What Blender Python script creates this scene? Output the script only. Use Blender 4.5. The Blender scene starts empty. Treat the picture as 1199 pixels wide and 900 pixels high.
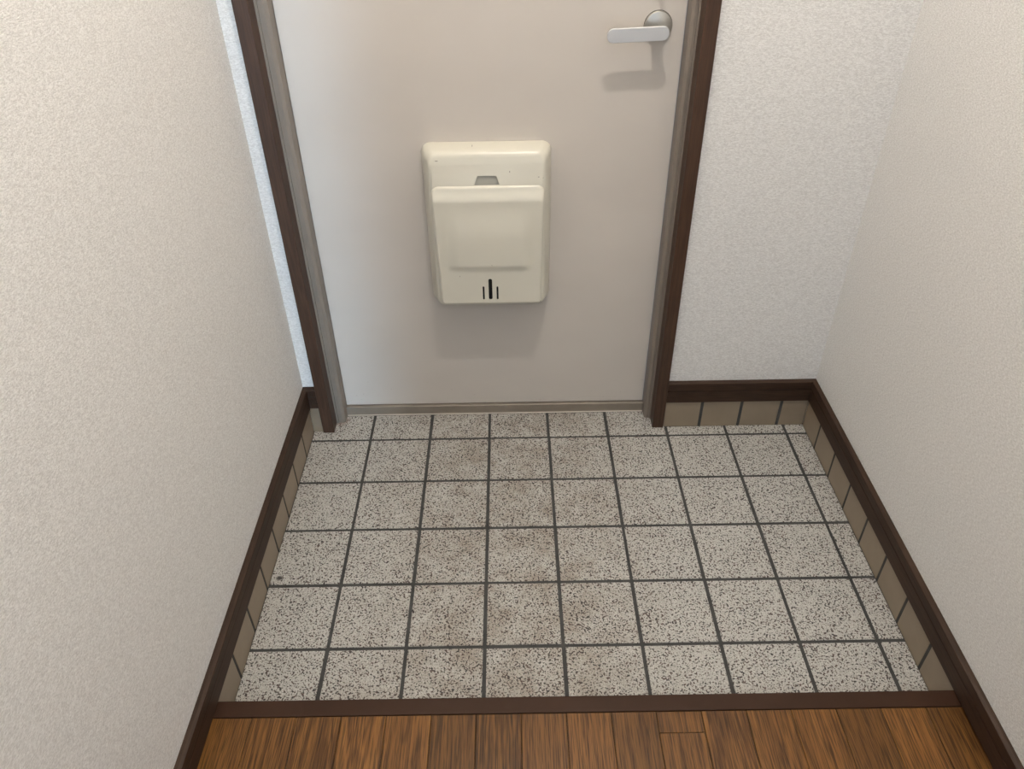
import bpy, bmesh, math, random
from mathutils import Vector

# ------------------------------------------------------------------ camera
scene = bpy.context.scene
COL = scene.collection
cam_d = bpy.data.cameras.new('camera')
cam = bpy.data.objects.new('camera', cam_d)
COL.objects.link(cam)
cam_d.sensor_width = 36.0
cam_d.sensor_fit = 'HORIZONTAL'
cam_d.lens = 902.25 / 1199.0 * 36.0
cam_d.clip_start = 0.02
cam.location = (0.06163, -1.46336, 1.28940)
cam.rotation_euler = (math.radians(52.5454), math.radians(0.7735), math.radians(-0.5078))
scene.camera = cam

# ------------------------------------------------------------------ world, lights, exposure
world = bpy.data.worlds.new('daylight')
scene.world = world
world.use_nodes = True
world.node_tree.nodes['Background'].inputs[0].default_value = (0.62, 0.78, 1.0, 1)
world.node_tree.nodes['Background'].inputs[1].default_value = 1.0
scene.view_settings.view_transform = 'Standard'
scene.view_settings.look = 'None'
scene.view_settings.gamma = 1.0
scene.view_settings.use_curve_mapping = False
scene.view_settings.exposure = 0.06


def area_light(name, loc, aim, sx, sy, power, color, spread=math.pi):
    d = bpy.data.lights.new(name, 'AREA')
    d.shape = 'RECTANGLE'
    d.size, d.size_y = sx, sy
    d.energy = power
    d.color = color
    d.spread = spread
    o = bpy.data.objects.new(name, d)
    COL.objects.link(o)
    o.location = loc
    o.rotation_euler = (Vector(aim) - Vector(loc)).to_track_quat('-Z', 'Y').to_euler()
    return o


# daylight coming in by the hallway window at the far end behind the camera
area_light('window_daylight', (0.17, -4.30, 1.20), (0.17, 0.0, 0.95), 1.02, 1.9, 5.0, (0.72, 0.86, 1.0))
# added narrow blue lamp along the left wall, for the strip beside the door
area_light('added_blue_beam', (-0.30, -4.28, 1.05), (-0.385, 0.10, 0.62), 0.16, 1.7, 0.55, (0.55, 0.77, 1.0),
           math.radians(5.0))

# ------------------------------------------------------------------ helpers
PI = math.pi


def link(o, parent=None):
    COL.objects.link(o)
    if parent is not None:
        o.parent = parent
    return o


def obj(name, bm, material, parent=None, smooth=None):
    me = bpy.data.meshes.new(name)
    bmesh.ops.recalc_face_normals(bm, faces=bm.faces)
    bm.to_mesh(me)
    bm.free()
    if material is not None:
        me.materials.append(material)
    if smooth is not None:
        me.polygons.foreach_set('use_smooth', [True] * len(me.polygons))
        me.set_sharp_from_angle(angle=math.radians(smooth))
    return link(bpy.data.objects.new(name, me), parent)


def structure(o):
    o['kind'] = 'structure'
    return o


def empty(name, loc=(0, 0, 0), parent=None):
    o = bpy.data.objects.new(name, None)
    o.location = loc
    o.empty_display_size = 0.05
    return link(o, parent)


def box(bm, x0, x1, y0, y1, z0, z1, bev=0.0, seg=1):
    r = bmesh.ops.create_cube(bm, size=1.0)
    for v in r['verts']:
        v.co = Vector(((x0 + x1) / 2 + v.co.x * (x1 - x0), (y0 + y1) / 2 + v.co.y * (y1 - y0),
                       (z0 + z1) / 2 + v.co.z * (z1 - z0)))
    if bev > 0:
        es = list({e for v in r['verts'] for e in v.link_edges})
        bmesh.ops.bevel(bm, geom=es, offset=bev, segments=seg, profile=0.5, affect='EDGES')


def box_bm(*a, **k):
    bm = bmesh.new()
    box(bm, *a, **k)
    return bm


def loft(bm, rings, cap0=True, cap1=True, closed=True):
    vr = [[bm.verts.new(p) for p in r] for r in rings]
    n = len(rings[0])
    for a, b in zip(vr[:-1], vr[1:]):
        for i in range(n if closed else n - 1):
            j = (i + 1) % n
            bm.faces.new((a[i], a[j], b[j], b[i]))
    if cap0:
        bm.faces.new(vr[0])
    if cap1:
        bm.faces.new(vr[-1])
    return vr


def lathe_y(bm, cx, cz, prof, n=40):
    """revolve (radius, y) pairs about an axis along Y"""
    rings = []
    for r, y in prof:
        rings.append([(cx + r * math.cos(2 * PI * i / n), y, cz + r * math.sin(2 * PI * i / n)) for i in range(n)])
    loft(bm, rings)


def lathe_z(bm, cx, cy, prof, n=40, caps=True):
    rings = []
    for r, z in prof:
        rings.append([(cx + r * math.cos(2 * PI * i / n), cy + r * math.sin(2 * PI * i / n), z) for i in range(n)])
    loft(bm, rings, caps, caps)


def rrect(x0, x1, z0, z1, r, n=8):
    pts = []
    for cx, cz, a0 in ((x1 - r, z1 - r, 0), (x0 + r, z1 - r, 90), (x0 + r, z0 + r, 180), (x1 - r, z0 + r, 270)):
        for i in range(n + 1):
            a = math.radians(a0 + 90 * i / n)
            pts.append((cx + r * math.cos(a), cz + r * math.sin(a)))
    return pts


def cut(o, cutters):
    for c in cutters:
        m = o.modifiers.new('cut', 'BOOLEAN')
        m.object = c
        m.operation = 'DIFFERENCE'
        m.solver = 'EXACT'
    bpy.context.view_layer.update()
    dg = bpy.context.evaluated_depsgraph_get()
    me = bpy.data.meshes.new_from_object(o.evaluated_get(dg))
    o.modifiers.clear()
    old = o.data
    me.name = old.name
    o.data = me
    for c in cutters:
        cm = c.data
        bpy.data.objects.remove(c)
        bpy.data.meshes.remove(cm)


# ------------------------------------------------------------------ materials
def srgb(r, g, b):
    f = lambda c: (c / 12.92 if c <= 0.04045 else ((c + 0.055) / 1.055) ** 2.4)
    return (f(r / 255), f(g / 255), f(b / 255), 1.0)


class NT:
    def __init__(self, name):
        self.m = bpy.data.materials.new(name)
        self.m.use_nodes = True
        self.t = self.m.node_tree
        self.b = self.t.nodes['Principled BSDF']

    def n(self, kind, **kw):
        nd = self.t.nodes.new(kind)
        for k, v in kw.items():
            if k.startswith('i_'):
                key = k[2:]
                nd.inputs[int(key) if key.isdigit() else key.replace('_', ' ')].default_value = v
            else:
                setattr(nd, k, v)
        return nd

    def l(self, a, b):
        self.t.links.new(a, b)

    def pos(self, sx, sy, sz, rnd=0.0, rot=(0, 0, 0)):
        g = self.n('ShaderNodeNewGeometry')
        mp = self.n('ShaderNodeMapping')
        mp.inputs['Scale'].default_value = (sx, sy, sz)
        mp.inputs['Rotation'].default_value = rot
        self.l(g.outputs['Position'], mp.inputs['Vector'])
        out = mp.outputs[0]
        if rnd:
            oi = self.n('ShaderNodeObjectInfo')
            mu = self.n('ShaderNodeMath', operation='MULTIPLY', i_1=rnd)
            self.l(oi.outputs['Random'], mu.inputs[0])
            ad = self.n('ShaderNodeVectorMath', operation='ADD')
            self.l(out, ad.inputs[0])
            self.l(mu.outputs[0], ad.inputs[1])
            out = ad.outputs[0]
        return out

    def noise(self, vec, scale=1.0, detail=2.0, rough=0.5, dist=0.0):
        nd = self.n('ShaderNodeTexNoise')
        nd.inputs['Scale'].default_value = scale
        nd.inputs['Detail'].default_value = detail
        nd.inputs['Roughness'].default_value = rough
        nd.inputs['Distortion'].default_value = dist
        self.l(vec, nd.inputs['Vector'])
        return nd.outputs['Fac']

    def ramp(self, fac, stops, interp='LINEAR'):
        r = self.n('ShaderNodeValToRGB')
        cr = r.color_ramp
        cr.interpolation = interp
        while len(cr.elements) < len(stops):
            cr.elements.new(0.5)
        for e, (p, c) in zip(cr.elements, stops):
            e.position = p
            e.color = c if isinstance(c, tuple) else (c, c, c, 1)
        self.l(fac, r.inputs[0])
        return r.outputs[0]

    def mix(self, fac, a, b, mode='MIX'):
        nd = self.n('ShaderNodeMix', data_type='RGBA', blend_type=mode)
        for s, v in ((nd.inputs[0], fac), (nd.inputs[6], a), (nd.inputs[7], b)):
            if hasattr(v, 'links') or hasattr(v, 'is_linked'):
                self.l(v, s)
            else:
                s.default_value = v
        return nd.outputs[2]

    def bump(self, h, strength, dist=0.001, prev=None):
        b = self.n('ShaderNodeBump')
        b.inputs['Strength'].default_value = strength
        b.inputs['Distance'].default_value = dist
        self.l(h, b.inputs['Height'])
        if prev is not None:
            self.l(prev, b.inputs['Normal'])
        self.l(b.outputs[0], self.b.inputs['Normal'])
        return b.outputs[0]

    def base(self, c, rough=0.5, spec=0.5, metal=0.0):
        if isinstance(c, tuple):
            self.b.inputs['Base Color'].default_value = c
        else:
            self.l(c, self.b.inputs['Base Color'])
        self.b.inputs['Roughness'].default_value = rough
        self.b.inputs['Specular IOR Level'].default_value = spec
        self.b.inputs['Metallic'].default_value = metal


def m_wallpaper():
    t = NT('woven_wallpaper')
    v1 = t.pos(190, 190, 560)
    h1 = t.noise(v1, 1.0, 2.0, 0.6)
    v2 = t.pos(400, 400, 1000)
    h2 = t.noise(v2, 1.0, 1.0, 0.5)
    h = t.mix(0.4, h1, h2)
    tone = t.ramp(h, [(0.38, srgb(209, 207, 204)), (0.62, srgb(240, 239, 237))])
    t.base(tone, 0.62, 0.35)
    t.bump(h, 1.0, 0.0014)
    return t.m


def m_plain(name, c, rough=0.5, spec=0.5, metal=0.0, var=0.0, bump=0.0, vs=8.0):
    t = NT(name)
    if var or bump:
        n = t.noise(t.pos(vs, vs, vs), 1.0, 4.0, 0.6)
        if var:
            lo = tuple(x * (1 - var) for x in c[:3]) + (1,)
            hi = tuple(min(1, x * (1 + var)) for x in c[:3]) + (1,)
            c = t.ramp(n, [(0.3, lo), (0.7, hi)])
        if bump:
            t.bump(t.noise(t.pos(900, 900, 900), 1.0, 1.0), bump, 0.0004)
    t.base(c, rough, spec, metal)
    return t.m


def m_speckled_tile():
    t = NT('speckled_stoneware')
    spots = t.noise(t.pos(290, 290, 290, 40.0, (0.65, 0.45, 0.3)), 1.0, 1.0, 0.5, 0.0)
    fine = t.noise(t.pos(560, 560, 560, 40.0, (0.5, 0.7, 0.2)), 1.0, 1.0, 0.5)
    base = t.ramp(fine, [(0.32, srgb(154, 153, 148)), (0.68, srgb(204, 203, 198))])
    dens = t.noise(t.pos(22, 22, 22, 9.0, (0.6, 0.4, 0.2)), 1.0, 3.0, 0.6)
    # dark fired specks, a little denser in some patches
    sh = t.n('ShaderNodeMath', operation='MULTIPLY_ADD', i_1=0.14, i_2=-0.07)
    t.l(dens, sh.inputs[0])
    ad = t.n('ShaderNodeMath', operation='ADD')
    t.l(spots, ad.inputs[0])
    t.l(sh.outputs[0], ad.inputs[1])
    mask = t.ramp(ad.outputs[0], [(0.55, 0.0), (0.605, 1.0)])
    hue = t.noise(t.pos(170, 170, 170, 3.0), 1.0, 1.0)
    dark = t.ramp(hue, [(0.4, srgb(52, 50, 50)), (0.62, srgb(92, 76, 70))])
    col = t.mix(mask, base, dark)
    # trodden-in grime, strongest along the walking line in the middle
    g = t.n('ShaderNodeNewGeometry')
    sep = t.n('ShaderNodeSeparateXYZ')
    t.l(g.outputs['Position'], sep.inputs[0])
    dx = t.n('ShaderNodeMath', operation='SUBTRACT', i_1=0.05)
    t.l(sep.outputs[0], dx.inputs[0])
    ab = t.n('ShaderNodeMath', operation='ABSOLUTE')
    t.l(dx.outputs[0], ab.inputs[0])
    walk = t.ramp(ab.outputs[0], [(0.12, 1.0), (0.36, 0.10)])
    blot = t.ramp(t.noise(t.pos(19, 19, 19, 7.0, (0.6, 0.4, 0.2)), 1.0, 6.0, 0.72), [(0.36, 0.0), (0.66, 1.0)])
    gm = t.n('ShaderNodeMath', operation='MULTIPLY')
    t.l(walk, gm.inputs[0])
    t.l(blot, gm.inputs[1])
    gs = t.n('ShaderNodeMath', operation='MULTIPLY', i_1=0.9)
    t.l(gm.outputs[0], gs.inputs[0])
    col = t.mix(gs.outputs[0], col, (0.62, 0.55, 0.49, 1), 'MULTIPLY')

    # one round black blot near the left wall and a rust stain at the foot of the door casing
    def spot(c, cx, cy, r0, r1, color, fac):
        d = t.n('ShaderNodeVectorMath', operation='DISTANCE')
        t.l(g.outputs['Position'], d.inputs[0])
        d.inputs[1].default_value = (cx, cy, 0.0)
        k = t.ramp(d.outputs['Value'], [(r0, fac), (r1, 0.0)])
        return t.mix(k, c, color)
    col = spot(col, -0.4315, -0.430, 0.0035, 0.0055, srgb(18, 16, 16), 1.0)
    col = spot(col, -0.388, 0.078, 0.006, 0.028, srgb(112, 78, 56), 0.6)
    t.base(col, 0.42, 0.4)
    t.bump(spots, 0.12, 0.0005)
    return t.m


def m_wood(name, lo, mid, hi, axis, rough=0.4, rnd=31.0, tone=0.25, gscale=1.0, spec=0.4, pores=0.55):
    """stained wood with grain along the axis 'x', 'y' or 'z'"""
    t = NT(name)
    a = {'x': (5, 280, 280), 'y': (280, 5, 280), 'z': (280, 280, 5)}[axis]
    b = {'x': (16, 540, 540), 'y': (540, 16, 540), 'z': (540, 540, 16)}[axis]
    c = {'x': (1.6, 22, 22), 'y': (22, 1.6, 22), 'z': (22, 22, 1.6)}[axis]
    k = lambda s: tuple(v * gscale for v in s)
    g0 = t.noise(t.pos(*k(c), rnd), 1.0, 3.0, 0.55, 1.2)
    # cathedral figure: rings of the low noise
    mu = t.n('ShaderNodeMath', operation='MULTIPLY', i_1=46.0)
    t.l(g0, mu.inputs[0])
    sn = t.n('ShaderNodeMath', operation='SINE')
    t.l(mu.outputs[0], sn.inputs[0])
    mr = t.n('ShaderNodeMapRange', i_1=-1.0, i_2=1.0)
    t.l(sn.outputs[0], mr.inputs[0])
    g1 = t.noise(t.pos(*k(a), rnd), 1.0, 3.0, 0.6)
    g2 = t.noise(t.pos(*k(b), rnd), 1.0, 2.0, 0.6)
    # flat-sawn boards show the figure strongly, quarter-sawn ones hardly at all
    o2 = t.n('ShaderNodeObjectInfo')
    mf = t.n('ShaderNodeMapRange', i_3=0.50, i_4=0.95)
    t.l(o2.outputs['Random'], mf.inputs[0])
    f = t.mix(mf.outputs[0] if tone else 0.78, mr.outputs[0], g1)
    col = t.ramp(f, [(0.22, lo), (0.5, mid), (0.8, hi)])
    pore = t.ramp(g2, [(0.41, 1.0 - pores), (0.52, 1.0)])
    col = t.mix(1.0, col, pore, 'MULTIPLY')
    if tone:
        oi = t.n('ShaderNodeObjectInfo')
        wn = t.n('ShaderNodeTexWhiteNoise', noise_dimensions='1D')
        t.l(oi.outputs['Random'], wn.inputs['W'])
        tn = t.ramp(wn.outputs['Value'], [(0.0, 1.0 - tone), (1.0, 1.0)])
        col = t.mix(1.0, col, tn, 'MULTIPLY')
    t.base(col, rough, spec)
    t.bump(g2, 0.10, 0.0004)
    return t.m


def m_door():
    t = NT('beige_door_paint')
    n = t.noise(t.pos(3, 3, 5), 1.0, 3.0)
    col = t.ramp(n, [(0.3, srgb(200, 193, 185)), (0.7, srgb(206, 199, 191))])
    # a few small scuffs near the foot
    sc = t.noise(t.pos(70, 70, 240), 1.0, 2.0, 0.5)
    g = t.n('ShaderNodeNewGeometry')
    sep = t.n('ShaderNodeSeparateXYZ')
    t.l(g.outputs['Position'], sep.inputs[0])
    low = t.ramp(sep.outputs[2], [(0.05, 1.0), (0.16, 0.0)])
    k = t.ramp(sc, [(0.73, 0.0), (0.78, 0.6)])
    mm = t.n('ShaderNodeMath', operation='MULTIPLY')
    t.l(k, mm.inputs[0])
    t.l(low, mm.inputs[1])
    col = t.mix(mm.outputs[0], col, srgb(110, 100, 92))
    t.base(col, 0.34, 0.45)
    return t.m


def m_metal(name, c, rough, streak=(0, 0, 0), amt=0.12):
    t = NT(name)
    if any(streak):
        n = t.noise(t.pos(*streak), 1.0, 3.0, 0.6)
        lo = tuple(x * (1 - amt) for x in c[:3]) + (1,)
        hi = tuple(min(1, x * (1 + amt)) for x in c[:3]) + (1,)
        c = t.ramp(n, [(0.3, lo), (0.7, hi)])
    t.base(c, rough, 0.5, 1.0)
    return t.m


M_WALL = m_wallpaper()
M_CEIL = m_plain('ceiling_paper', srgb(225, 220, 210), 0.8, 0.2, var=0.02)
M_TILE = m_speckled_tile()
M_GROUT = m_plain('dark_grout', srgb(72, 72, 71), 0.85, 0.2, var=0.22, bump=0.3, vs=25)
M_SKIRT = m_plain('taupe_glazed_tile', srgb(142, 128, 110), 0.38, 0.45, var=0.08, vs=14)
M_PLANK = m_wood('oak_floor', srgb(90, 58, 27), srgb(116, 78, 37), srgb(138, 96, 48), 'y', 0.36, 31.0, 0.34, 1.0, 0.3)
M_KAMA = m_plain('dark_step_edge', srgb(54, 34, 22), 0.5, 0.22, var=0.08, bump=0.15, vs=20)
M_BASEX = m_wood('dark_baseboard_x', srgb(46, 30, 20), srgb(56, 38, 26), srgb(65, 46, 33), 'x', 0.55, 5.0, 0.0, 1.0, 0.3, 0.25)
M_BASEY = m_wood('dark_baseboard_y', srgb(46, 30, 20), srgb(56, 38, 26), srgb(65, 46, 33), 'y', 0.55, 5.0, 0.0, 1.0, 0.3, 0.25)
M_CASE = m_wood('brown_door_casing', srgb(58, 40, 29), srgb(70, 49, 36), srgb(80, 57, 43), 'z', 0.42, 5.0, 0.0, 1.0, 0.4, 0.25)
M_CASEX = m_wood('brown_door_casing_head', srgb(58, 40, 29), srgb(70, 49, 36), srgb(80, 57, 43), 'x', 0.42, 5.0, 0.0, 1.0, 0.4, 0.25)
M_DOOR = m_door()
M_JAMB = m_plain('taupe_jamb_paint', srgb(128, 118, 108), 0.42, 0.4, var=0.06, vs=10)
M_SILL = m_plain('dull_steel_sill', srgb(150, 141, 130), 0.4, 0.5, 0.45, var=0.10, vs=12)
M_BEAD = m_plain('pale_sill_bead', srgb(205, 198, 188), 0.35, 0.5, 0.2)
M_CHROME = m_metal('satin_nickel', srgb(194, 191, 184), 0.38, (700, 700, 700), 0.06)
M_LEVER = m_plain('satin_aluminium', srgb(214, 214, 214), 0.45, 0.5, 0.7)
M_DARK = m_plain('black_gap', srgb(14, 14, 15), 0.6, 0.3)


def m_cream():
    t = NT('cream_enamel')
    col = t.ramp(t.noise(t.pos(6, 6, 6), 1.0, 3.0), [(0.3, srgb(212, 208, 194)), (0.7, srgb(216, 212, 198))])
    g = t.n('ShaderNodeNewGeometry')
    # small knocks where the paint is chipped: centre, half width, half height
    for x, y, z, a, c in ((-0.0870, 0.055, 0.6990, 0.0042, 0.0011), (0.0620, 0.051, 0.6762, 0.0012, 0.0022), (0.1215, 0.050, 0.6651, 0.0020, 0.0010),
                          (0.1310, 0.050, 0.6610, 0.0009, 0.0009), (-0.0140, 0.097, 0.7195, 0.0009, 0.0009), (0.0200, 0.028, 0.4745, 0.0010, 0.0010),
                          (-0.0515, 0.033, 0.4460, 0.0007, 0.0020), (0.1270, 0.037, 0.3780, 0.0016, 0.0016)):
        sb = t.n('ShaderNodeVectorMath', operation='SUBTRACT')
        t.l(g.outputs['Position'], sb.inputs[0])
        sb.inputs[1].default_value = (x, y, z)
        ml = t.n('ShaderNodeVectorMath', operation='MULTIPLY')
        t.l(sb.outputs[0], ml.inputs[0])
        ml.inputs[1].default_value = (1 / a, 15.0, 1 / c)
        ln = t.n('ShaderNodeVectorMath', operation='LENGTH')
        t.l(ml.outputs[0], ln.inputs[0])
        col = t.mix(t.ramp(ln.outputs['Value'], [(0.55, 0.75), (1.0, 0.0)]), col, srgb(70, 62, 52))
    t.base(col, 0.30, 0.5)
    return t.m


M_CREAM = m_cream()
M_NOTCH = m_plain('grey_enamel', srgb(186, 184, 174), 0.4, 0.4)
M_WHITE = m_plain('white_enamel', srgb(232, 230, 225), 0.35, 0.5)
M_SCUFF = m_plain('chipped_paint', srgb(70, 60, 50), 0.7, 0.2)

# ------------------------------------------------------------------ measures (metres, z = 0 on the entry tiles)
XL, XR, YB = -0.449, 0.801, 0.0345          # faces of the skirting tiles
WL, WR, WB = -0.4545, 0.8055, 0.0400        # faces of the papered walls
YSTEP0, YSTEP1, ZF = -0.749, -0.779, 0.077  # step edging front/back, hallway floor height
YEND = -4.4                                 # end of the hallway
CEIL = 2.36
JX0, JX1 = -0.396, 0.4155                   # outer edges of the metal door jambs
CX0, CX1 = -0.4240, 0.4430                  # outer edges of the brown casing
YD = 0.105                                  # face of the door leaf

# ------------------------------------------------------------------ room shell
wall_left = structure(obj('wall_left', box_bm(WL - 0.10, WL, YEND, WB + 0.12, -0.06, CEIL), M_WALL))
wall_right = structure(obj('wall_right', box_bm(WR, WR + 0.10, YEND, WB + 0.12, -0.06, CEIL), M_WALL))
bm = bmesh.new()
box(bm, WL, CX0 + 0.008, WB, WB + 0.12, -0.06, CEIL)
box(bm, CX1 - 0.008, WR, WB, WB + 0.12, -0.06, CEIL)
box(bm, CX0 + 0.008, CX1 - 0.008, WB, WB + 0.12, 2.035, CEIL)
wall_back = structure(obj('wall_back', bm, M_WALL))
bm = bmesh.new()
box(bm, XL - 0.1, XR + 0.1, YEND - 0.1, YEND, -0.06, 0.12)
box(bm, XL - 0.1, XR + 0.1, YEND - 0.1, YEND, 2.2, CEIL)
box(bm, XL - 0.1, XL + 0.04, YEND - 0.1, YEND, 0.12, 2.2)
box(bm, XR - 0.04, XR + 0.1, YEND - 0.1, YEND, 0.12, 2.2)
wall_front = structure(obj('wall_front', bm, M_WALL))
ceiling = structure(obj('ceiling', box_bm(XL - 0.1, XR + 0.1, YEND - 0.1, YB + 0.12, CEIL, CEIL + 0.1), M_CEIL))

# window at the far end of the hallway, behind the camera
window = structure(empty('window_1', ((XL + XR) / 2, YEND - 0.05, 0.12)))
bm = bmesh.new()
wx0, wx1 = XL + 0.04, XR - 0.04
for a in ((wx0, wx0 + 0.04, 0.12, 2.2), (wx1 - 0.04, wx1, 0.12, 2.2), (wx0, wx1, 0.12, 0.17), (wx0, wx1, 2.15, 2.2),
          ((wx0 + wx1) / 2 - 0.02, (wx0 + wx1) / 2 + 0.02, 0.12, 2.2)):
    box(bm, a[0], a[1], YEND - 0.08, YEND - 0.03, a[2], a[3], 0.003)
wf = obj('window_frame', bm, M_LEVER, window)
wf.matrix_parent_inverse = window.matrix_world.inverted()
wf.location = (-window.location[0], -window.location[1], -window.location[2])
tg = NT('window_glass')
tg.base((0.95, 0.98, 1.0, 1), 0.02, 0.5)
tg.b.inputs['Transmission Weight'].default_value = 1.0
tg.b.inputs['IOR'].default_value = 1.05
for s in (0, 1):
    xm = (wx0 + wx1) / 2
    a, b = ((wx0 + 0.04, xm - 0.02), (xm + 0.02, wx1 - 0.04))[s]
    p = obj('pane', box_bm(a, b, YEND - 0.058, YEND - 0.053, 0.17, 2.15), tg.m, window)
    p.location = (-window.location[0], -window.location[1], -window.location[2])

# ------------------------------------------------------------------ entry floor: grout bed with speckled tiles
floor = structure(obj('floor', box_bm(WL, WR, YSTEP0 - 0.02, YB + 0.10, -0.06, -0.0018), M_GROUT))
random.seed(4)
PT, JT = 0.15, 0.0070
tile_mesh = {}


def tile(parent, x0, x1, y0, y1, name='floor_tile'):
    w, d = round(x1 - x0, 4), round(y1 - y0, 4)
    key = (name, w, d)
    if key not in tile_mesh:
        b = bmesh.new()
        box(b, -w / 2, w / 2, -d / 2, d / 2, -0.009, 0.0, 0.0011)
        me = bpy.data.meshes.new(name)
        b.to_mesh(me)
        b.free()
        me.materials.append(M_TILE)
        tile_mesh[key] = me
    o = bpy.data.objects.new(name, tile_mesh[key])
    o.location = ((x0 + x1) / 2 + random.uniform(-.0004, .0004), (y0 + y1) / 2 + random.uniform(-.0004, .0004),
                  random.uniform(-0.0003, 0.0002))
    return link(o, parent)


xs = [XL + 0.0008 - JT / 2] + [(c - 2) * PT for c in range(8)] + [XR - 0.0008 + JT / 2]
ys = [0.0975 + JT / 2 - 0.002] + [-r * PT for r in range(5)] + [-0.7505]
for r in range(6):
    for c in range(9):
        x0, x1 = xs[c] + JT / 2, xs[c + 1] - JT / 2
        y1, y0 = ys[r] - JT / 2, ys[r + 1] + JT / 2
        if r == 0:
            if c >= 6:
                y1 = YB - 0.0008
        tile(floor, x0, x1, y0, y1)

# ------------------------------------------------------------------ taupe skirting tiles on the three walls
SK_Z0, SK_Z1 = -0.0015, 0.0795


def skirting(wall, kind, edges, zt=SK_Z1):
    """tiles standing on the floor along a wall; edges = joint centre lines along the wall"""
    gb = bmesh.new()
    a, b = edges[0], edges[-1]
    G = 0.0009
    if kind == 'left':
        box(gb, WL - 0.002, XL - G, a, b, SK_Z0, zt)
    elif kind == 'right':
        box(gb, XR + G, WR + 0.002, a, b, SK_Z0, zt)
    else:
        box(gb, a, b, YB + G, WB + 0.002, SK_Z0, zt)
    obj('grout_bed', gb, M_GROUT, wall)
    J = 0.0075
    for e0, e1 in zip(edges[:-1], edges[1:]):
        p, q = e0 + (J / 2 if e0 != a else 0.0004), e1 - (J / 2 if e1 != b else 0.0004)
        tb = bmesh.new()
        if kind == 'left':
            box(tb, WL - 0.001, XL, p, q, SK_Z0, zt, 0.0006)
        elif kind == 'right':
            box(tb, XR, WR + 0.001, p, q, SK_Z0, zt, 0.0006)
        else:
            box(tb, p, q, YB, WB + 0.001, SK_Z0, zt, 0.0006)
        obj('skirting_tile', tb, M_SKIRT, wall)


skirting(wall_left, 'left', [YSTEP0 + 0.0005] + [-0.656 + 0.0995 * k for k in range(7)] + [YB])
skirting(wall_right, 'right', [YSTEP0 + 0.0005] + [-0.6595 + 0.1005 * k for k in range(7)] + [YB])
skirting(wall_back, 'back', [CX1 + 0.0005, 0.5355, 0.6345, 0.7340, XR])
skirting(wall_back, 'back', [XL, CX0 - 0.0010])

# ------------------------------------------------------------------ hallway floor: step edging and planks
trim_step = obj('trim_1', box_bm(WL, WR, YSTEP1 + 0.0004, YSTEP0, 0.0003, ZF + 0.0004, 0.002, 2), M_KAMA)
structure(trim_step)
hall = structure(obj('floor_hallway', box_bm(WL, WR, YEND, YSTEP1, -0.06, ZF - 0.0022), M_DARK))
px = [XL + 0.0005] + [-0.3065 + 0.0746 * k for k in range(-1, 15)] + [XR - 0.0005]
random.seed(11)
for i, (a, b) in enumerate(zip(px[:-1], px[1:])):
    cuts = [YSTEP1 - 0.0005]
    first = -0.8165 if abs(a - 0.2903) < 0.01 else -1.0 - 0.9 * ((i * 0.37) % 1)
    y = first
    while y > YEND + 0.3:
        cuts.append(y)
        y -= 0.91
    cuts.append(YEND)
    for y1, y0 in zip(cuts[:-1], cuts[1:]):
        obj('plank', box_bm(a + 0.0004, b - 0.0004, y0 + 0.0003, y1 - 0.0003, ZF - 0.012, ZF, 0.0007), M_PLANK, hall)

# ------------------------------------------------------------------ dark baseboards with a moulded top
BP = [(-0.0055, 0.0800), (0.0040, 0.0800), (0.0045, 0.0806), (0.0045, 0.1140), (0.0041, 0.1150), (0.0024, 0.1155),
      (0.0018, 0.1163), (0.0024, 0.1171), (0.0052, 0.1176), (0.0058, 0.1184), (0.0058, 0.1365), (0.0052, 0.1382), (0.0, 0.1405),
      (-0.0055, 0.1410)]


def baseboard(name, rings, mat):
    b = bmesh.new()
    loft(b, rings)
    return structure(obj(name, b, mat))


baseboard('baseboard_left', [[(XL + d, YEND, z) for d, z in BP], [(XL + d, YB - d, z) for d, z in BP]], M_BASEY)
baseboard('baseboard_right', [[(XR - d, YEND, z) for d, z in BP], [(XR - d, YB - d, z) for d, z in BP]], M_BASEY)
baseboard('baseboard_back', [[(CX1, YB - d, z) for d, z in BP], [(XR - d, YB - d, z) for d, z in BP]], M_BASEX)
baseboard('baseboard_back.001', [[(XL + d, YB - d, z) for d, z in BP], [(CX0, YB - d, z) for d, z in BP]], M_BASEX)

# ------------------------------------------------------------------ brown casing around the door
YC = 0.0285
trim_2 = structure(obj('trim_2', box_bm(CX0, JX0, YC, 0.070, 0.0004, 2.03, 0.0012, 2), M_CASE))
trim_3 = structure(obj('trim_3', box_bm(JX1, CX1, YC, 0.070, 0.0004, 2.03, 0.0012, 2), M_CASE))
trim_4 = structure(obj('trim_4', box_bm(CX0, CX1, YC, 0.070, 2.0305, 2.058, 0.0012, 2), M_CASEX))

# ------------------------------------------------------------------ the door: frame, sill, leaf, handle, lock
door = structure(empty('door_1', (0.0, YD, 0.0)))
door['label'] = 'beige painted steel entrance door with a lever handle and steel sill'


def dpart(o):
    o.location = (-door.location[0], -door.location[1], -door.location[2])
    return o


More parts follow.
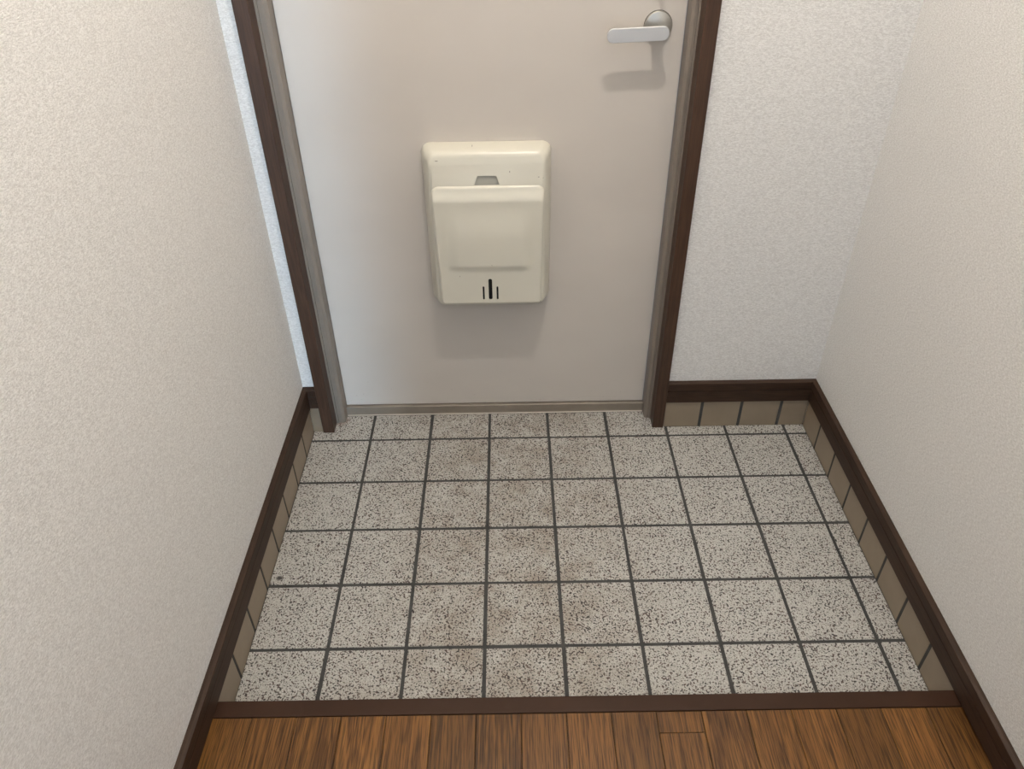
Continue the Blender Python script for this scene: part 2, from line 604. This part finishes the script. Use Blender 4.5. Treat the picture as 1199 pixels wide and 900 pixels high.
OX0, OX1 = -0.3735, 0.4000
LP = [(JX0, 0.0702), (JX0, 0.0662), (JX0 + 0.0048, 0.0662), (JX0 + 0.0052, 0.0690), (JX0 + 0.0064, 0.0690),
      (JX0 + 0.0064, 0.0682), (-0.3805, 0.0682), (OX0, 0.0715), (OX0, YD + 0.002), (OX0 - 0.006, YD + 0.002), (OX0 - 0.006, 0.150), (JX0, 0.150)]
RP = [(JX1, 0.0702), (JX1, 0.0662), (JX1 - 0.0040, 0.0662), (JX1 - 0.0044, 0.0690), (JX1 - 0.0054, 0.0690),
      (JX1 - 0.0054, 0.0682), (0.4060, 0.0682), (OX1, 0.0715), (OX1, YD + 0.002), (OX1 + 0.006, YD + 0.002), (OX1 + 0.006, 0.150), (JX1, 0.150)]
for prof in (LP, RP):
    b = bmesh.new()
    loft(b, [[(x, y, 0.0004) for x, y in prof], [(x, y, 2.029) for x, y in prof]])
    dpart(obj('jamb', b, M_JAMB, door))
dpart(obj('head_jamb', box_bm(OX0, OX1, 0.0665, 0.150, 2.0, 2.029), M_JAMB, door))
b = bmesh.new()
sp = [(0.0970, 0.0005), (0.0970, 0.0272), (0.0978, 0.0280), (0.135, 0.0286), (0.150, 0.0286), (0.150, 0.0005)]
loft(b, [[(OX0 + 0.0002, y, z) for y, z in sp], [(OX1 - 0.0002, y, z) for y, z in sp]])
dpart(obj('sill', b, M_SILL, door))
dpart(obj('sill_edge_bead', box_bm(OX0 + 0.001, OX1 - 0.001, 0.0945, 0.0972, 0.0003, 0.0030, 0.0006), M_BEAD, door))
leaf = dpart(obj('door_leaf', box_bm(OX0 + 0.0006, OX1 - 0.0012, YD, YD + 0.040, 0.0294, 1.996, 0.0016, 2), M_DOOR, door))

# lever handle: round rose, stem and flat rounded lever pointing left
HX, HZ = 0.3470, 0.9385
handle = empty('door_handle', (0, 0, 0), door)
dpart(handle)
b = bmesh.new()
lathe_y(b, HX, HZ, [(0.0262, YD + 0.0002), (0.0262, YD - 0.0012), (0.0262, YD - 0.0060), (0.0250, YD - 0.0074), (0.0180, YD - 0.0092), (0.0080, YD - 0.0112)], 48)
obj('rose', b, M_CHROME, handle, 35)
b = bmesh.new()
lathe_y(b, HX, HZ, [(0.0268, YD + 0.0001), (0.0268, YD - 0.0008)], 48)
obj('rose_gasket', b, M_DARK, handle)
b = bmesh.new()
rings = []
for d, g in ((0.0080, 0.0015), (0.0110, 0.0), (0.0480, 0.0)):
    rings.append([(HX + u, YD - d, HZ - 0.0035 + v) for u, v in rrect(-0.0115 - g, 0.0105 + g, -0.0115 - g, 0.0005 + g, 0.0055, 8)])
loft(b, rings)
obj('stem', b, M_LEVER, handle, 35)
b = bmesh.new()
ca, sa = math.cos(math.radians(1.9)), math.sin(math.radians(1.9))
rings = []
for d, ins in ((0.0470, 0.0010), (0.0474, 0.0003), (0.0482, 0.0), (0.0514, 0.0), (0.0522, 0.0003), (0.0526, 0.0011)):
    pts = rrect(-0.1015 + ins, 0.0135 - ins, -0.0128 + ins, 0.0128 - ins, 0.0122 - ins, 12)
    rings.append([(HX + u * ca - v * sa, YD - d, HZ - 0.0030 + u * sa + v * ca) for u, v in pts])
loft(b, rings)
obj('lever', b, M_LEVER, handle, 25)

# thumb-turn lock just above the frame of the photograph
lock = empty('door_lock', (0, 0, 0), door)
dpart(lock)
LX, LZ = 0.343, 1.0205
b = bmesh.new()
lathe_y(b, LX, LZ, [(0.0235, YD + 0.0002), (0.0235, YD - 0.0090), (0.0220, YD - 0.0110), (0.0100, YD - 0.0115)], 48)
obj('lock_rose', b, M_CHROME, lock, 35)
b = bmesh.new()
box(b, LX + 0.0035 - 0.0035, LX + 0.0035 + 0.0035, YD - 0.0270, YD - 0.0095, LZ - 0.0130, LZ + 0.0130, 0.0022, 2)
obj('thumb_turn', b, M_CHROME, lock, 40)

# ------------------------------------------------------------------ cream mail receiver on the door
mail = empty('mail_receiver', (0.0145, YD, 0.348))
mail['label'] = 'cream metal mail receiver box with a hinged front flap, fixed to the beige door'
mail['category'] = 'mailbox'
MO = Vector(mail.location)


def mpart(o):
    o.location = -MO
    return o


def dfront(z):
    return 0.0585 if z < 0.650 else 0.0585 - (z - 0.650) / 0.052 * 0.0120


b = bmesh.new()
spec = [(0.0004, -0.1210, 0.1490, 0.3480, 0.7215, 0.020, 0), (0.0060, -0.1210, 0.1490, 0.3480, 0.7215, 0.020, 0),
        (0.0200, -0.1165, 0.1450, 0.3520, 0.7195, 0.020, 0), (0.0340, -0.1122, 0.1415, 0.3565, 0.7170, 0.020, 0),
        (-0.0050, -0.1060, 0.1366, 0.3620, 0.7146, 0.019, 1), (-0.0020, -0.1045, 0.1352, 0.3640, 0.7118, 0.018, 1),
        (-0.0005, -0.1022, 0.1330, 0.3665, 0.7083, 0.0165, 1), (0.0, -0.0980, 0.1290, 0.3700, 0.7035, 0.014, 1)]
rings = []
for d, x0, x1, z0, z1, r, rel in spec:
    rings.append([(x, YD - (d + dfront(z) if rel else d), z) for x, z in rrect(x0, x1, z0, z1, r, 8)])
vr = loft(b, rings, True, False)
last = vr[-1]                                   # close the front with level strips (corner points pair up left/right)
n = 8
right = last[3 * (n + 1):] + last[:n + 1]       # bottom right corner upward, then top right corner
left = list(reversed(last[n + 1:3 * (n + 1)]))  # bottom left upward, then top left
for i in range(len(right) - 1):
    if i == n:                                  # long middle part: add the bend line at z = 0.650
        za = 0.650
        ra = b.verts.new((right[i].co.x, YD - dfront(za), za))
        la = b.verts.new((left[i].co.x, YD - dfront(za), za))
        b.faces.new((left[i], right[i], ra, la))
        b.faces.new((la, ra, right[i + 1]), )
        b.faces.new((la, right[i + 1], left[i + 1]))
    else:
        b.faces.new((left[i], right[i], right[i + 1], left[i + 1]))
body = obj('housing', b, M_CREAM)
cb = bmesh.new()
tr = [(-0.0150, 0.6400), (0.0440, 0.6400), (0.0345, 0.6690), (-0.0045, 0.6690)]
loft(cb, [[(x, YD - 0.080, z) for x, z in tr], [(x, YD - 0.0500, z) for x, z in tr]])
cut(body, [obj('cutter', cb, None)])
body.data.polygons.foreach_set('use_smooth', [True] * len(body.data.polygons))
body.data.set_sharp_from_angle(angle=math.radians(32))
body.parent = mail
mpart(body)
b = bmesh.new()
loft(b, [[(x, YD - 0.0495, z) for x, z in tr], [(x, YD - 0.0505, z) for x, z in tr]])
nt = mpart(obj('finger_notch', b, M_NOTCH, mail))

# flap: a pressed panel, lip on top, raised field in the middle
FZ0, FZ1 = 0.3725, 0.6500
FL = lambda z: -0.0955 - 0.0068 * (z - FZ0) / (FZ1 - FZ0)
FR = lambda z: 0.1290 + 0.0052 * (z - FZ0) / (FZ1 - FZ0)
sst = lambda a, c, v: (lambda s: s * s * (3 - 2 * s))(max(0.0, min(1.0, (v - a) / (c - a))))


def flap_point(u, w):
    z = FZ0 + (FZ1 - FZ0) * w
    x = FL(z) + (FR(z) - FL(z)) * u
    x0, x1 = FL(z), FR(z)
    R = 0.017 if w > 0.5 else 0.009
    # rounded corners: pull outside points on to the arc
    cx = x0 + R if x < x0 + R else (x1 - R if x > x1 - R else x)
    cz = FZ0 + R if z < FZ0 + R else (FZ1 - R if z > FZ1 - R else z)
    dx, dz = x - cx, z - cz
    L = math.hypot(dx, dz)
    if (dx or dz) and cx != x and cz != z:
        if L > R:
            x, z = cx + dx / L * R, cz + dz / L * R
            L = R
        s = R - L
    else:
        s = min(x - x0, x1 - x, z - FZ0, FZ1 - z)
    s = max(0.0, s)
    E = 0.0060
    edge = 0.0 if s >= E else E - math.sqrt(max(0.0, E * E - (E - s) ** 2))
    lip = 0.0095 * sst(0.6180, 0.6480, z) if z > 0.618 else 0.0
    fx = sst(-0.0780, -0.0480, x) * (1 - sst(0.0830, 0.1130, x))
    fz = (1 - sst(0.5350, 0.6100, z)) * sst(0.4540, 0.4750, z)
    d = 0.0720 - edge - lip + 0.0050 * fx * fz
    return (x, YD - d, z)


b = bmesh.new()
NU, NW = 72, 96
def warp(k, n_):
    # finer rows at the edges
    s = k / n_
    return s - 0.12 * math.sin(2 * PI * s) / (2 * PI) * 3.0
grid = [[b.verts.new(flap_point(warp(i, NU), warp(j, NW))) for i in range(NU + 1)] for j in range(NW + 1)]
for j in range(NW):
    for i in range(NU):
        b.faces.new((grid[j][i], grid[j][i + 1], grid[j + 1][i + 1], grid[j + 1][i]))
rim = grid[0][:] + [grid[j][NU] for j in range(1, NW + 1)] + list(reversed(grid[NW][:NU])) + [grid[j][0] for j in range(NW - 1, 0, -1)]
back = [b.verts.new((v.co.x, YD - 0.0575, v.co.z)) for v in rim]
for i in range(len(rim)):
    j = (i + 1) % len(rim)
    b.faces.new((rim[i], rim[j], back[j], back[i]))
b.faces.new(back)
bmesh.ops.remove_doubles(b, verts=b.verts, dist=1e-6)
flap = obj('flap', b, M_CREAM)
slots = [(0.0150, 0.3850, 0.4385, 0.0041), (-0.0005, 0.3850, 0.4195, 0.0021), (0.0305, 0.3850, 0.4190, 0.0021)]
cutters = []
for sx, z0, z1, r in slots:
    cb = bmesh.new()
    pts = rrect(sx - r, sx + r, z0, z1, r * 0.98, 6)
    loft(cb, [[(x, YD - 0.0800, z) for x, z in pts], [(x, YD - 0.0690, z) for x, z in pts]])
    cutters.append(obj('cutter', cb, None))
cut(flap, cutters)
flap.data.polygons.foreach_set('use_smooth', [True] * len(flap.data.polygons))
flap.data.set_sharp_from_angle(angle=math.radians(40))
flap.parent = mail
mpart(flap)
for sx, z0, z1, r in slots:
    sb = bmesh.new()
    pts = rrect(sx - r * 0.99, sx + r * 0.99, z0, z1, r * 0.97, 6)
    loft(sb, [[(x, YD - 0.0686, z) for x, z in pts], [(x, YD - 0.0700, z) for x, z in pts]])
    s = obj('vent_slot_shade', sb, M_DARK, flap)  # black slab standing in for the shade inside the slot

# ------------------------------------------------------------------ ceiling lamp that lights the entry
LAMP = (0.20, -0.62, CEIL)
lamp = empty('ceiling_lamp', LAMP)
lamp['label'] = 'small round white ceiling lamp above the entry tiles'
lamp['category'] = 'lamp'
b = bmesh.new()
lathe_z(b, 0, 0, [(0.062, 0.0), (0.062, -0.010), (0.056, -0.016), (0.030, -0.018)])
obj('lamp_base', b, M_WHITE, lamp, 35)
tb = NT('lamp_bulb_glass')
tb.base((1, 0.93, 0.82, 1), 0.4)
tb.b.inputs['Emission Color'].default_value = (1.0, 0.84, 0.64, 1)
tb.b.inputs['Emission Strength'].default_value = 8.0
b = bmesh.new()
lathe_z(b, 0, 0, [(0.016, -0.018), (0.024, -0.030), (0.028, -0.045), (0.024, -0.060), (0.012, -0.070)])
obj('bulb', b, tb.m, lamp, 60)
pl = bpy.data.lights.new('lamp_light', 'POINT')
pl.energy = 35.0
pl.color = (1.0, 0.935, 0.865)
pl.shadow_soft_size = 0.015
po = bpy.data.objects.new('lamp_light', pl)
COL.objects.link(po)
po.location = (LAMP[0], LAMP[1], CEIL - 0.115)

# unseen fill panel, added behind the camera to brighten the side walls
PANEL = (0.176, -2.45, CEIL)
panel = empty('added_fill_panel', PANEL)
panel['label'] = 'added square white fill panel on the hallway ceiling, out of view'
panel['category'] = 'lamp'
b = bmesh.new()
for a in ((-0.26, 0.26, -0.26, -0.24), (-0.26, 0.26, 0.24, 0.26), (-0.26, -0.24, -0.24, 0.24), (0.24, 0.26, -0.24, 0.24)):
    box(b, *a, -0.040, 0.0, 0.002)
obj('fill_panel_rim', b, M_WHITE, panel)
tp = NT('fill_panel_diffuser')
tp.base((0.9, 0.92, 0.95, 1), 0.5)
tp.b.inputs['Emission Color'].default_value = (0.90, 0.95, 1.0, 1)
tp.b.inputs['Emission Strength'].default_value = 13.0
obj('diffuser', box_bm(-0.238, 0.238, -0.238, 0.238, -0.034, -0.006), tp.m, panel)
